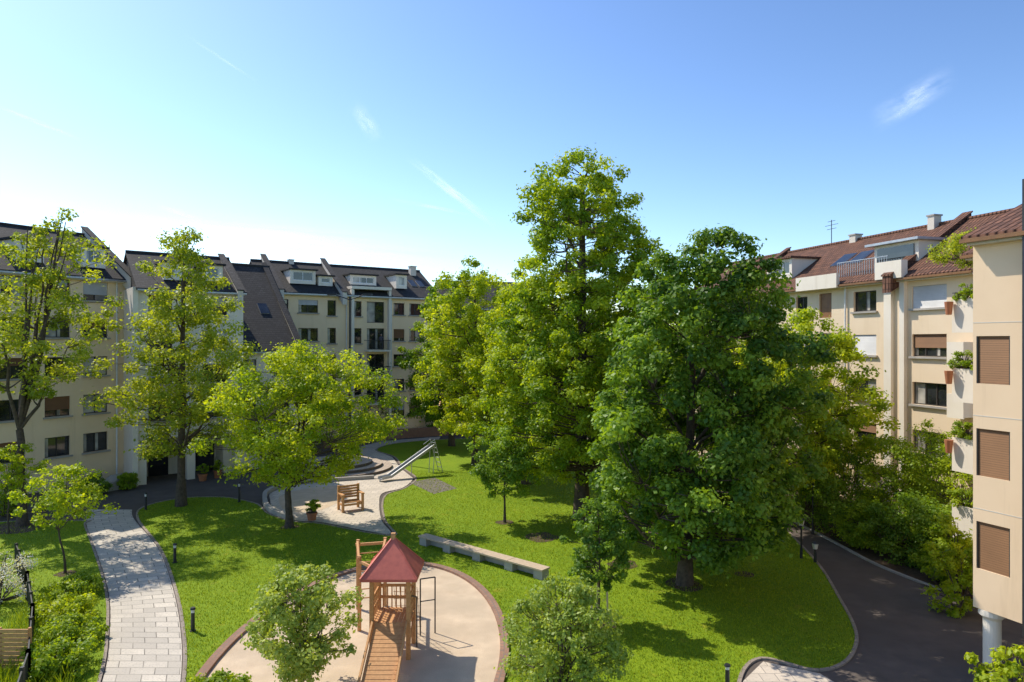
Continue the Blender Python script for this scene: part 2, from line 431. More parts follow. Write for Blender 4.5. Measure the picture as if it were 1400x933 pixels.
opR = [(2.5, 4.0, z-.65, z+.65, 'w') for z in zR] + [(6.5, 8.2, z-.65, z+.65, 'hb') for z in zR] + \
      [(11, 12.6, z-.65, z+.65, 'w') for z in zR] + \
      [(15.7, 16.9, z-.65, z+.65, k) for z, k in zip(zR, ['w', 'w', 'hb', 'w', 'w'])] + \
      [(18.1, 19.3, z-.95, z+.75, k) for z, k in zip(zR, ['door', 'w', 'hb', 'w', 'w'])] + \
      [(21.3, 23.2, z-.65, z+.65, k) for z, k in zip(zR, ['w', 'sw', 'w', 'hb', 'w'])] + \
      [(25.9, 28.2, z-.65, z+.65, k) for z, k in zip(zR, ['sw', 'hb', 'w', 'w', 'w'])]
building('apartment_building', (16.6, 65.2), (24.75, 36.2), 14.5, 17.9, 5, opR, wm='cream_r', roofm='redtile', finm='redtile', fh=.5,
         fins=[(8.0, .5, .9), (24.9, .6, .9)], dorm=[(11.2, 14.2, 15.3, 1.5, .8)],
         sky=[(17.2, 18.4, 1.7, 3.0), (18.8, 20.0, 1.7, 3.0)], seed=12, extra=exR, chim=[(16, 5, .6, .5), (23.0, 4.8, .5, .7)], pipes=[20.7])

def exR2(P, L, rnd):
    for i, z in enumerate((11.1, 8.2, 5.3, 2.5)):
        balcony(P, .1, L-.6, z, 1.2, 'solid', 1.15)
        T = P['balconies']
        for x in np.arange(.2, L-.7, .14): T.box(x, x+.015, -1.25, -1.235, z+1.15, z+1.4, 'dark')
        T.box(.1, L-.6, -1.26, -1.23, z+1.4, z+1.43, 'dark')
        if i < 3:
            T.cyl((.15, -1.5, z+.5), (.15, -1.5, z+1.05), .11, .17, 'terracotta', 10)
building('balcony_tower', (19.75, 29.2), (20.8, 25.3), 14.3, 16.0, 3.5,
         [(.6, 1.7, z, z+2.1, k) for z, k in zip((11.11, 8.21, 5.31, 2.51), 'w w w w'.split())] +
         [(2.2, 3.4, z+.8, z+2.1, k) for z, k in zip((11.1, 8.2, 5.3, 2.5), ['hb', 'w', 'hb', 'w'])],
         wm='cream_near', roofm='redtile', seed=13, extra=exR2, gm='redtile')

def exR3(P, L, rnd):
    T = P['bay']
    T.box(1.75, L, -.35, -.003, 2.3, 14.9, 'cream_near')
    T.box(1.66, 1.748, -.42, -.30, 2.1, 15.1, 'dark')
    T.cyl((1.55, -.1, 2.3), (1.55, -.1, 13.4), .05, .05, 'frame', 8)
    for z in (5.35, 8.2, 11.05): P['joints'].box(.002, 1.74, -.006, -.001, z, z+.025, 'offwhite')
    C = P['columns']
    for s in (.35, 3.6):
        C.cyl((s, .35, 0), (s, .35, 2.0), .24, .24, 'white', 20)
        C.cyl((s, .35, 2.0), (s, .35, 2.12), .24, .34, 'white', 20); C.cyl((s, .35, 2.121), (s, .35, 2.298), .36, .36, 'white', 20)
    C.box(0, L, 3.3, 3.4, 0, 2.3, 'offwhite')
building('arcade_apartment_building', (14.25, 21.1), (16.75, 15.1), 13.7, 15.4, 4,
         [(.1, 1.08, z, z+1.45, 'sb') for z in (9.2, 6.37, 3.52, )] + [(.1+2.6, 1.2+2.6, z, z+1.45, 'sb') for z in (9.2, 6.37, 3.52)],
         wm='cream_near', roofm='redtile', z0=2.3, seed=14, extra=exR3, overhang=.35)

# ------------------------------------------------------------------ ground sheets
def catmull(pts, k=6, closed=True):
    out = []; n = len(pts)
    rng = range(n) if closed else range(n-1)
    for i in rng:
        p = [pts[(i+j-1) % n] if closed else pts[min(max(i+j-1, 0), n-1)] for j in range(4)]
        for q in range(k):
            t = q/k
            out.append(tuple(.5*((2*p[1][a])+(-p[0][a]+p[2][a])*t+(2*p[0][a]-5*p[1][a]+4*p[2][a]-p[3][a])*t*t+(-p[0][a]+3*p[1][a]-3*p[2][a]+p[3][a])*t**3) for a in (0, 1)))
    if not closed: out.append(tuple(pts[-1]))
    return out

def sheet(name, pts, z, mat):
    tri = tessellate_polygon([[Vector((p[0], p[1], 0)) for p in pts]])
    mb = MB(); mb.v = [(p[0], p[1], z) for p in pts]
    for t in tri:
        a, b, c = [Vector(mb.v[i]) for i in t]
        if (b-a).cross(c-a).z < 0: t = (t[0], t[2], t[1])
        mb.f.append(tuple(t)); mb.m.append(mat)
    return mb.build(name)

def kerb(name, pts, w, h, mat, closed=False, z0=0):
    n = len(pts); L = []; R = []
    for i in range(n):
        a = Vector(pts[(i-1) % n] if closed else pts[max(i-1, 0)]); b = Vector(pts[(i+1) % n] if closed else pts[min(i+1, n-1)])
        d = (b-a).normalized(); nn = Vector((-d.y, d.x))*w/2; p = Vector(pts[i]); L.append(p+nn); R.append(p-nn)
    me = bpy.data.meshes.new(name); v = []; f = []; uv = []; s = 0
    S = []
    for i in range(n):
        if i: s += (Vector(pts[i])-Vector(pts[i-1])).length
        S.append(s)
        v += [(L[i].x, L[i].y, z0), (L[i].x, L[i].y, h), (R[i].x, R[i].y, h), (R[i].x, R[i].y, z0)]
    m = n if closed else n-1
    S.append(s+.3)
    for i in range(m):
        j = (i+1) % n; s1 = S[i+1]
        for k in range(3):
            f.append((4*i+k, 4*i+k+1, 4*j+k+1, 4*j+k)); c = [0, h, h+w, 2*h+w]
            uv += [(S[i], c[k]), (S[i], c[k+1]), (s1, c[k+1]), (s1, c[k])]
    if not closed: f += [(0, 3, 2, 1), (4*n-4, 4*n-3, 4*n-2, 4*n-1)]; uv += [(0, 0)]*8
    me.from_pydata(v, [], f); me.materials.append(M[mat]); ul = me.uv_layers.new(name='UVMap')
    for i, u in enumerate(uv): ul.data[i].uv = u
    o = bpy.data.objects.new(name, me); COL.objects.link(o); return o

def strip(name, Lp, Rp, z, mat, k=8):
    A = catmull(Lp, k, False); B = catmull(Rp, k, False); n = len(A)
    v = []; f = []; s = 0; S = [0]
    for i in range(n):
        if i:
            c0 = (Vector(A[i-1])+Vector(B[i-1]))/2; c1 = (Vector(A[i])+Vector(B[i]))/2; s += (c1-c0).length; S.append(s)
        v += [(*A[i], z), (*B[i], z)]
    me = bpy.data.meshes.new(name); uv = []
    for i in range(n-1):
        f.append((2*i+1, 2*i+3, 2*i+2, 2*i)); w = 2.3
        uv += [(w, S[i]), (w, S[i+1]), (0, S[i+1]), (0, S[i])]
    me.from_pydata(v, [], f); me.materials.append(M[mat]); ul = me.uv_layers.new(name='UVMap')
    for i, u in enumerate(uv): ul.data[i].uv = u
    me.update()
    if me.polygons[0].normal.z < 0: me.flip_normals()
    o = bpy.data.objects.new(name, me); COL.objects.link(o); return A, B

sheet('ground', [(-4000, -4000), (4000, -4000), (4000, 4000), (-4000, 4000)], 0, 'ground')
sheet('asphalt_pavement', [(-48, -2), (30, -2), (30, 90), (-48, 90)], .012, 'asphalt')
pathL = [(-26.5, 42.5), (-24.25, 38.9), (-20.2, 33.3), (-16.85, 28.5), (-14.66, 24.9), (-12.6, 21), (-10.2, 15), (-9, 10)]
pathR = [(-23.6, 42.4), (-22.2, 40.1), (-17.9, 34.5), (-14.6, 29.3), (-12.1, 24.9), (-10.2, 21), (-7.8, 15), (-6.7, 10)]
mainlawn_c = [(-22.1, 40.3), (-23.2, 43.2), (-21.9, 45.4), (-19.5, 45.7), (-17.8, 44.9), (-16.2, 43.6), (-14.8, 41.4), (-12.8, 39.6), (-11, 39.1), (-8, 37.3), (-6.3, 36.7),
    (-6.7, 38.0), (-7.4, 39.8), (-8.3, 43.7), (-8.5, 46.6), (-7.6, 48.5), (-7.3, 52), (-9.0, 56.3), (-10.6, 61.6), (-13.0, 65.5), (-12, 69.5), (-7.8, 72.3), (0, 74), (9, 72), (14, 60), (15.2, 48),
    (15.4, 39.8), (15, 36.4), (14.3, 31.7), (13.3, 27.7), (12.6, 25.2), (11.9, 23.6), (10.8, 22.2), (9.6, 21.7), (8.2, 22.5), (7, 21), (6.2, 18), (5.5, 10),
    (-6.6, 10), (-7.7, 15), (-10.1, 21), (-12.0, 24.9), (-14.5, 29.3), (-17.8, 34.5)]
mainlawn = catmull(mainlawn_c, 6)
leftlawn = catmull([(-25.0, 39.7), (-24.3, 38.8), (-20.3, 33.3), (-16.95, 28.5), (-14.76, 24.9), (-12.7, 21), (-10.3, 15), (-9.1, 10), (-16, 9), (-33, 20), (-36, 34), (-31, 39)], 6)
sheet('lawn', mainlawn, .05, 'grass'); sheet('lawn', leftlawn, .05, 'grass')
kerb('lawn_kerb', mainlawn, .12, .075, 'step', True); kerb('lawn_kerb', leftlawn, .1, .07, 'step', True)
strip('flagstone_path', pathL, pathR, .03, 'flag')
sit = catmull([(-15.9, 44.9), (-16.6, 47.2), (-15.6, 49.6), (-13, 50.8), (-10, 51.8), (-8, 52.4), (-7.5, 51.5), (-7.8, 48.6), (-8.9, 46.9), (-8.5, 43.7), (-7.6, 39.8), (-6.6, 37.1), (-8, 37.6), (-11, 39.4), (-12.8, 39.9), (-14.6, 41.9)], 6)
sheet('paving', sit, .045, 'paving')
sheet('paving', [(-11.4, 52.0), (-7.5, 52.0), (-9.2, 56.3), (-10.8, 61.6), (-13.2, 65.6), (-12.6, 69.2), (-7.8, 72.5), (-7.8, 74.8), (-13.6, 71.4), (-15.8, 66), (-13, 61.6)], .03, 'paving')
sheet('sand', catmull([(-15.2, 44.5), (-15.6, 46.6), (-14.3, 48.6), (-12.4, 49.2), (-11, 47.5), (-11.2, 44.5), (-12, 42.0), (-13.8, 42)], 6), .052, 'sand')
kerb('sitting_area_kerb', catmull([(-12.8, 39.75), (-14.75, 41.8), (-16.0, 44.2), (-16.8, 47.2), (-15.7, 49.8), (-13, 51), (-10.5, 51.9)], 6, False), .28, .3, 'concrete')
sheet('stone_apron', [(9.7, 21.5), (8.2, 22.3), (7.1, 21), (6.35, 18), (6, 14), (10.2, 14), (10.6, 19)], .03, 'paving')
sheet('rubber_mat', [(-7.6, 50.4), (-5.35, 46.6), (-3.9, 48.4), (-5.9, 52.2)], .056, 'mat')
ell = [(-5+4.75*math.cos(t), 23+9*math.sin(t)) for t in np.linspace(0, 2*math.pi, 72, endpoint=False)]
sheet('play_sand', ell, .062, 'sand'); kerb('sandpit_edging', ell, .3, .16, 'brick', True)
for i, (x, y, r) in enumerate([(10.4, 30.6, .4), (5.2, 32.0, .7), (1.6, 36.4, .9), (3.2, 25.2, .7), (7.4, 29.3, .8), (-.42, 39.3, .5), (-12.5, 38.4, .5), (-20.1, 30.7, .45), (-27.7, 38.3, 1.6)]):
    rr = random.Random(i)
    sheet('mulch_bed', catmull([(x+r*rr.uniform(.8, 1.15)*math.cos(t), y+r*rr.uniform(.8, 1.15)*math.sin(t)) for t in np.linspace(0, 2*math.pi, 10, endpoint=False)], 4), .058, 'mulch')
sheet('planting_bed', catmull([(16.2, 42), (16.8, 36), (17.2, 31.7), (18.2, 27.8), (20, 26), (23, 30), (24.3, 37), (22, 46), (17, 48)], 5), .04, 'mulch')
kerb('bed_kerb', catmull([(16.1, 44), (16.2, 41), (16.7, 36), (17.1, 31.7), (18.3, 27.9)], 6, False), .12, .1, 'concrete')
E = empty('round_stone_steps', (-14.3, 56.0, 0)); mb = MB()
for r, z0, z1 in ((4.4, 0, .22), (3.6, .22, .44), (2.8, .44, .66)): mb.cyl((0,0,z0+.013), (0,0,z1+.013), r, r, 'riser', 48, 'ringstone')
mb.build('steps', E)
mb = MB(); mb.cyl((0,0,.675), (0,0,.70), 2.0, 2.0, 'sand', 40); mb.build('sand_top', E)
kerb('brick_retaining_wall', catmull([(-18.5, 66.5), (-16.5, 70), (-13, 73), (-8, 75.6), (-2, 77)], 6, False), .35, 1.0, 'brick')

# ------------------------------------------------------------------ foliage
def tube_arrays(pts, rad, sides=6):
    pts = np.asarray(pts, float); n = len(pts)
    d = np.gradient(pts, axis=0); d /= np.linalg.norm(d, axis=1)[:, None]+1e-9
    up = np.array([.3, .1, .95]); a = np.cross(d, up); bad = np.linalg.norm(a, axis=1) < .1
    a[bad] = np.cross(d[bad], [1, 0, 0]); a /= np.linalg.norm(a, axis=1)[:, None]; b = np.cross(d, a)
    th = np.linspace(0, 2*np.pi, sides, endpoint=False)
    v = pts[:, None, :]+(a[:, None, :]*np.cos(th)[None, :, None]+b[:, None, :]*np.sin(th)[None, :, None])*np.asarray(rad)[:, None, None]
    v = v.reshape(-1, 3); i = np.arange(n-1)[:, None]*sides; k = np.arange(sides)[None, :]
    f = np.stack([i+k, i+(k+1) % sides, i+sides+(k+1) % sides, i+sides+k], -1).reshape(-1, 4)
    return v, f

def leaves_arrays(rng, centers, crad, per, size, flat=.7):
    K = len(centers); idx = np.repeat(np.arange(K), per); n = len(idx)
    d = rng.normal(size=(n, 3)); d /= np.linalg.norm(d, axis=1)[:, None]
    r = crad[idx]*rng.random(n)**.42
    stray = rng.random(n) < .10; r = np.where(stray, r*1.5, r)
    p = centers[idx]+d*r[:, None]*np.array([1, 1, flat])
    nm = d*.7+np.array([0, 0, .55])+rng.normal(size=(n, 3))*.45
    nm /= np.linalg.norm(nm, axis=1)[:, None]
    t = rng.normal(size=(n, 3)); t[:, 2] -= .5
    t -= nm*(t*nm).sum(1)[:, None]; t /= np.linalg.norm(t, axis=1)[:, None]; b = np.cross(nm, t)
    L = size*rng.uniform(.65, 1.3, n); w = L*.33
    v = np.empty((n, 4, 3))
    v[:, 0] = p-t*(L*.5)[:, None]; v[:, 1] = p+b*w[:, None]+t*(L*.05)[:, None]-nm*(L*.1)[:, None]
    v[:, 2] = p+t*(L*.5)[:, None]-nm*(L*.12)[:, None]; v[:, 3] = p-b*w[:, None]+t*(L*.05)[:, None]-nm*(L*.1)[:, None]
    return v.reshape(-1, 3), np.arange(4*n).reshape(-1, 4), idx

def mesh_np(name, parts, mats, loc):
    V = []; F = []; MI = []; T = []; o = 0
    for v, f, mi, t in parts:
        V.append(v); F.append(f+o); MI.append(np.full(len(f), mi, np.int32)); T.append(np.zeros(len(f)) if t is None else t); o += len(v)
    V = np.concatenate(V); F = np.concatenate(F); MI = np.concatenate(MI); T = np.concatenate(T).astype(np.float32)
    me = bpy.data.meshes.new(name); me.vertices.add(len(V)); me.vertices.foreach_set('co', V.astype(np.float32).ravel())
    me.loops.add(len(F)*4); me.loops.foreach_set('vertex_index', F.astype(np.int32).ravel())
    me.polygons.add(len(F)); me.polygons.foreach_set('loop_start', np.arange(0, len(F)*4, 4, dtype=np.int32))
    try: me.polygons.foreach_set('loop_total', np.full(len(F), 4, np.int32))
    except Exception: pass
    for m in mats: me.materials.append(m)
    me.polygons.foreach_set('material_index', MI)
    at = me.attributes.new('tint', 'FLOAT', 'FACE'); at.data.foreach_set('value', T)
    me.update(calc_edges=True); me.validate()
    o = bpy.data.objects.new(name, me); COL.objects.link(o); o.location = loc
    return o

PROF = {
 'round': ([0, .12, .3, .55, .8, .93, 1], [.45, .8, 1, 1, .75, .45, .1]),
 'tall': ([0, .08, .25, .45, .6, .75, .88, 1], [.45, .85, 1, .85, .8, .70, .5, .1]),
 'egg': ([0, .1, .3, .5, .7, .85, 1], [.55, .85, 1, .96, .8, .55, .12]),
}
def tree(name, base, H, z0, R, lm, seed=0, prof='round', nc=220, per=180, leaf=.17, tr=.2, off=(0, 0), cr=(.13, .24), nl=9, shell=.38, fork=None, tl=(.2, .8), flat=.7):
    rng = np.random.default_rng(seed)
    px, pr = PROF[prof]
    t = rng.random(nc*6); w = np.interp(t, px, pr)**1.6; keep = rng.random(len(t)) < w; t = t[keep][:nc]; k = len(t)
    a = rng.random(k)*2*np.pi; ph = rng.random(4)*6.28
    lob = 1+.16*np.sin(3*a+ph[0]+5*t)+.12*np.sin(5*a+ph[1]-8*t)+.10*np.sin(2*a+ph[2]+13*t)
    rad = R*np.interp(t, px, pr)*lob*rng.random(k)**shell
    bend = np.array(off)
    C = np.stack([np.cos(a)*rad+bend[0]*t**.5, np.sin(a)*rad+bend[1]*t**.5, z0+(H-z0)*t], 1)
    crad = R*rng.uniform(cr[0], cr[1], k)
    C[:, 2] = np.minimum(C[:, 2], H-crad*.6)
    parts = []
    fz = fork if fork else z0+(H-z0)*.15
    top = z0+(H-z0)*.88 if not fork else fz
    nn = 9; zz = np.linspace(0, top, nn)
    wob = np.cumsum(rng.normal(size=(nn, 2))*.07*min(1, R/3), 0)*np.linspace(0, 1, nn)[:, None]
    tp = np.stack([wob[:, 0]+bend[0]*.6*(zz/H), wob[:, 1]+bend[1]*.6*(zz/H), zz], 1)
    trd = tr*(1-.75*(zz/H))*(1+.5*np.exp(-zz/.35))
    v, f = tube_arrays(tp, trd, 9); parts.append((v, f, 0, None))
    limb_pts = [tp[3:]] if not fork else [tp[-1:]]
    limb_r = [trd[3:]*.6] if not fork else [trd[-1:]]
    for i in range(nl):
        tt = rng.uniform(.25, .95) if fork else rng.uniform(.1, .95)
        ang = i*2.4+rng.uniform(-.4, .4); er = R*np.interp(tt, px, pr)*rng.uniform(.45, .8)
        if fork and i % 3 == 0: er *= .35; tt = .9
        end = np.array([math.cos(ang)*er+bend[0]*tt, math.sin(ang)*er+bend[1]*tt, z0+(H-z0)*tt])
        if fork: st = tp[-1]; r0 = trd[-1]*.62
        else:
            sz = max(end[2]-er*.9-.5, z0*.8); j = np.interp(sz, zz, np.arange(nn)); st = np.array([np.interp(sz, zz, tp[:, q]) for q in range(3)]); r0 = np.interp(sz, zz, trd)*.5
        s = np.linspace(0, 1, 7)[:, None]
        mid = st*.5+end*.5; mid[:2] = mid[:2]*.9+end[:2]*.15; mid += rng.normal(size=3)*.08*R
        pts = (1-s)**2*st+2*s*(1-s)*mid+s*s*end; pts[1:-1] += rng.normal(size=(5, 3))*.02*R
        rd = r0*(1-.8*s[:, 0])
        v, f = tube_arrays(pts, rd, 6); parts.append((v, f, 0, None)); limb_pts.append(pts[2:]); limb_r.append(rd[2:])
    LP = np.concatenate(limb_pts); LR = np.concatenate(limb_r)
    for c in C:
        dd = np.linalg.norm(LP-c, axis=1)+np.maximum(0, LP[:, 2]-c[2]+.2)*2; j = dd.argmin(); st = LP[j]
        if np.linalg.norm(c-st) < .15: continue
        s = np.linspace(0, 1, 4)[:, None]; mid = (st+c)/2+rng.normal(size=3)*.05*R; mid[2] -= .05*R
        pts = (1-s)**2*st+2*s*(1-s)*mid+s*s*c
        v, f = tube_arrays(pts, min(LR[j]*.5, .045)*(1-.7*s[:, 0])+.006, 4); parts.append((v, f, 0, None))
    v, f, idx = leaves_arrays(rng, C, crad, per, leaf, flat)
    ct = rng.uniform(tl[0], tl[1], k)
    tint = np.clip(ct[idx]+rng.normal(size=len(idx))*.14, 0, 1)
    parts.append((v, f, 1, tint))
    return mesh_np(name, parts, [M['bark'], M[lm]], (base[0], base[1], 0))

M['lf_yel'] = leafmat('leaves_yellow_green', (.21, .33, .012), (.52, .60, .03), .52)
M['lf_mid'] = leafmat('leaves_green', (.13, .25, .012), (.42, .53, .028), .5)
M['lf_dark'] = leafmat('leaves_deep_green', (.065, .155, .018), (.27, .42, .04), .45)
M['lf_olive'] = leafmat('leaves_olive', (.21, .30, .025), (.46, .52, .05), .52)
M['lf_pale'] = leafmat('leaves_pale', (.24, .34, .05), (.45, .54, .12), .42)
M['petal'] = leafmat('white_blossom', (.5, .5, .48), (.8, .8, .78), .3)

tree('deciduous_tree', (-27.7, 38.6), 18.4, 7.2, 3.5, 'lf_olive', 1, 'egg', 100, 115, .2, .24, (1.6, .3), (.12, .24), 12, .5, fork=5.5)
tree('deciduous_tree', (-21, 43.3), 17.7, 3.2, 4.2, 'lf_olive', 2, 'egg', 190, 145, .2, .26, (.2, 0), (.12, .22), 14, .45)
tree('broadleaf_tree', (-12.5, 38.3), 10.6, 2.6, 4.5, 'lf_yel', 3, 'round', 260, 150, .17, .2, (1.0, 0), (.10, .19), 10, .42, fork=2.4, tl=(0, .85))
tree('young_tree', (-20.1, 30.7), 4.9, 2.4, 1.7, 'lf_yel', 4, 'round', 60, 60, .15, .05, (0, 0), (.16, .28), 8, .5, fork=2.0)
tree('young_tree', (-27.3, 37), 5.0, 2.6, 1.4, 'lf_yel', 5, 'round', 50, 60, .15, .05, (0, 0), (.16, .28), 6, .5, fork=2.0)
tree('young_tree', (-6.3, 20.1), 3.95, .6, 1.55, 'lf_pale', 6, 'round', 140, 95, .12, .05, (0, 0), (.13, .25), 10, .5, fork=.5)
tree('young_tree', (1.4, 19.4), 3.8, .3, 1.7, 'lf_pale', 7, 'round', 140, 110, .11, .06, (0, 0), (.13, .24), 10, .5, fork=.4, tl=(0, .5))
tree('tall_lime_tree', (4.1, 40), 22.4, 2.6, 5.1, 'lf_mid', 8, 'tall', 680, 170, .2, .4, (0, 0), (.08, .16), 22, .4, tl=(.1, 1))
tree('chestnut_tree', (7.4, 29.3), 15.4, 1.5, 4.7, 'lf_dark', 9, 'egg', 600, 180, .2, .27, (1.0, 0), (.085, .15), 22, .32, tl=(0, 1))
tree('broadleaf_tree', (-3.1, 58), 17.9, 2.5, 4.6, 'lf_yel', 10, 'egg', 320, 140, .24, .26, (0, 0), (.1, .2), 14, .35, tl=(.0, .9))
tree('broadleaf_tree', (-6.0, 68), 17.5, 2.5, 4.4, 'lf_mid', 11, 'egg', 260, 130, .26, .26, (0, 0), (.1, .2), 12, .35, tl=(0, .5))
tree('broadleaf_tree', (1.0, 50), 15.5, 2.5, 4.2, 'lf_yel', 12, 'egg', 280, 140, .22, .25, (0, 0), (.1, .2), 12, .35, tl=(.0, .7))
tree('broadleaf_tree', (17.0, 39), 12.4, 2.0, 3.7, 'lf_yel', 13, 'round', 300, 140, .19, .22, (-.3, 0), (.1, .2), 12, .35, tl=(.0, .9))
tree('broadleaf_tree', (13.5, 45), 13.5, 2.5, 4.0, 'lf_mid', 14, 'round', 260, 140, .22, .22, (0, 0), (.1, .2), 12, .35)
tree('young_tree', (-.42, 39.3), 5.6, 1.8, 1.8, 'lf_dark', 15, 'egg', 110, 90, .15, .07, (0, 0), (.14, .24), 8, .4, tl=(.3, 1))
tree('young_tree', (3.2, 25.2), 5.0, 1.5, 1.1, 'lf_dark', 16, 'egg', 130, 90, .12, .05, (0, 0), (.15, .26), 8, .4, tl=(.0, .8))
def shrub(name, base, H, R, lm, seed, nc=70, per=130, leaf=.15, z=0, **kw):
    o = tree(name, base, H, .1, R, lm, seed, 'round', nc, per, leaf, .05, (0, 0), (.2, .34), 6, .4, fork=.15, **kw); o.location.z = z; return o
for i, (x, y, H, R, m) in enumerate([(18.0, 37, 4.8, 2.2, 'lf_dark'), (19.8, 35.2, 5.6, 2.1, 'lf_mid'), (21.4, 32.8, 5.6, 2.0, 'lf_mid'), (18.9, 32.2, 3.4, 1.7, 'lf_dark'),
        (19.4, 30.6, 3.0, 1.3, 'lf_mid'), (17.9, 34.6, 2.6, 1.3, 'lf_mid'), (18.7, 28.9, 2.0, .9, 'lf_mid'), (22.3, 36.0, 6.4, 1.7, 'lf_mid'), (17.8, 41, 4.5, 2.0, 'lf_dark'), (19.5, 44, 5, 2, 'lf_dark')]):
    shrub('shrub', (x, y), H, R, m, 30+i, 100, 110, .13)
shrub('shrub', (17.0, 26.2), 3.9, .95, 'lf_yel', 50, 60, 80); shrub('shrub', (13.25, 18.2), 2.7, .75, 'lf_yel', 51, 50, 80)
for i, (x, y, H, R) in enumerate([(-16.8, 73.5, 4.4, 1.8), (-14.5, 75.2, 5.0, 2.0), (-12, 76.8, 4.2, 1.7), (-9.5, 77.8, 3.4, 1.6)]):
    shrub('shrub', (x, y), H, R, 'lf_dark', 60+i, 60, 100, .2)
for i, (x, y, H, R, m) in enumerate([(-15.4, 23.6, .9, 1.0, 'lf_mid'), (-14.4, 21.6, 1.0, 1.0, 'lf_mid'), (-16.8, 25.6, .9, 1.1, 'lf_yel'), (-18.0, 28, .8, 1.0, 'lf_mid'), (-8.6, 19.9, .7, .8, 'lf_mid'),
        (-30.5, 40.8, 2.2, 1.4, 'lf_mid'), (-28.5, 46.5, 1.5, .9, 'lf_dark'), (-27.2, 48.3, 1.2, .7, 'lf_mid')]):
    shrub('shrub', (x, y), H, R, m, 70+i, 60, 90, .11)
shrub('flowering_bush', (-20.4, 27.2), 2.2, 1.3, 'petal', 80, 50, 60, .08)
shrub('roof_terrace_shrub', (22.6, 33.7), 1.8, 1.3, 'lf_olive', 81, 70, 90, .11, z=14.2)
for i, z in enumerate((12.0, 9.2, 6.3, 3.5)):
    shrub('balcony_plant', (18.9, 28.4), .95, .55, 'lf_mid', 85+i, 34, 60, .08, z=z)
    shrub('balcony_plant', (18.95, 27.3), .8, .45, 'lf_yel', 185+i, 24, 60, .08, z=z)
rng = np.random.default_rng(99); K = 420
C = np.stack([rng.uniform(-8, 22, K), rng.uniform(80, 92, K), rng.uniform(1.5, 12.5, K)], 1); C[:, 2] *= 1+.12*np.sin(C[:, 0]*.9)
cr_ = rng.uniform(.9, 1.8, K); v, f, idx = leaves_arrays(rng, C, cr_, 120, .4)
parts = [(v, f, 1, np.clip(rng.uniform(.1, .9, K)[idx], 0, 1))]
for x in np.arange(-6, 22, 3.5):
    a, b = tube_arrays([(x, 85, 0), (x+.2, 85.2, 5), (x, 85, 11)], [.3, .22, .08], 7); parts.append((a, b, 0, None))
mesh_np('distant_trees', parts, [M['bark'], M['lf_mid']], (0, 0, 0))
def pip(P, poly):
    x, y = P[:, 0], P[:, 1]; ins = np.zeros(len(P), bool); n = len(poly)
    for i in range(n):
        x1, y1 = poly[i]; x2, y2 = poly[(i+1) % n]
        c = ((y1 > y) != (y2 > y)) & (x < (x2-x1)*(y-y1)/((y2-y1) or 1e-9)+x1); ins ^= c
    return ins
def blades(name, poly, n, box, h=(.04, .08), seed=1, cut=None, z=.045):
    rng = np.random.default_rng(seed); P = np.stack([rng.uniform(box[0], box[1], n), box[2]+(box[3]-box[2])*rng.random(n)**1.5], 1)
    k = pip(P, poly)
    if cut: k &= ~pip(P, cut)
    P = P[k]; n = len(P); p = np.column_stack([P, np.full(n, z)])
    a = rng.random(n)*6.28; w = np.stack([np.cos(a), np.sin(a), np.zeros(n)], 1); hh = rng.uniform(*h, n)
    lean = rng.normal(size=(n, 3))*.35; lean[:, 2] = 1; tip = p+lean*hh[:, None]
    v = np.stack([p-w*.012, p+w*.012, tip+w*.005, tip-w*.005], 1).reshape(-1, 3)
    mesh_np(name, [(v, np.arange(4*n).reshape(-1, 4), 0, rng.random(n))], [M['blade']], (0, 0, 0))
blades('grass', mainlawn, 300000, (-23, 16, 17, 55), seed=3, cut=[(-5+4.95*math.cos(t), 23+9.2*math.sin(t)) for t in np.linspace(0, 6.28, 40)])
blades('grass', leftlawn, 80000, (-34, -9, 17, 40), seed=4)
blades('meadow_grass', catmull([(-19, 28.5), (-16.3, 26.5), (-14.2, 22), (-12.8, 19.5), (-15, 19), (-18, 24)], 4), 14000, (-20, -12, 18, 30), (.25, .6), seed=5)

# ------------------------------------------------------------------ play tower
o = (-4.0, 23.0, .062); E = empty('wooden_play_tower', o); mb = MB()
for x in (-.6, .6):
    for y in (-.6, .6): mb.box(x-.07, x+.07, y-.07, y+.07, 0, 2.75, 'wood')
for i in range(9): mb.box(-.66+.148*i, -.66+.148*i+.135, -.66, .66, 1.18, 1.22, 'wood')
for x in (-.6, .6):
    for z in (1.1, 1.55, 1.95, 2.68): mb.beam((x, -.53, z), (x, .53, z), .05, .10, 'wood')
for z in (1.1, 2.68): mb.beam((-.53, -.6, z), (.53, -.6, z), .10, .05, 'wood', (0, 1, 0))
for z in (1.1, 1.6, 2.0, 2.68): mb.beam((-.53, .6, z), (.53, .6, z), .10, .05, 'wood', (0, 1, 0))
for x in np.arange(-.45, .5, .15): mb.beam((x, .6, 1.2), (x, .6, 2.0), .04, .03, 'wood')
for y in np.arange(-.45, .5, .18): mb.beam((-.6, y, 1.2), (-.6, y, 1.95), .03, .04, 'wood'); mb.beam((.6, y, 1.2), (.6, y, 1.95), .03, .04, 'wood')
for x in (-.6, .6): mb.beam((x, -.6, .35), (x, .6, .9), .05, .09, 'wood')
mb.build('frame', E, bevel=.008)
mb = MB()
for i in range(17):
    t0 = i/17; t1 = (i+.86)/17
    p = lambda t: (-.66-2.5*t, 1.2-1.18*t)
    (ya, za), (yb, zb) = p(t0), p(t1)
    mb.exx([(ya, za), (yb, zb), (yb-.01, zb-.04), (ya-.01, za-.04)], -.5, .5, 'wood')
for x in (-.42, .42): mb.beam((x, -.68, 1.1), (x, -3.1, 0), .06, .1, 'wood')
for x in (-.56, .56):
    mb.beam((x, -.7, 1.25), (x, -3.1, .12), .06, .12, 'wood')
mb.build('ramp', E)
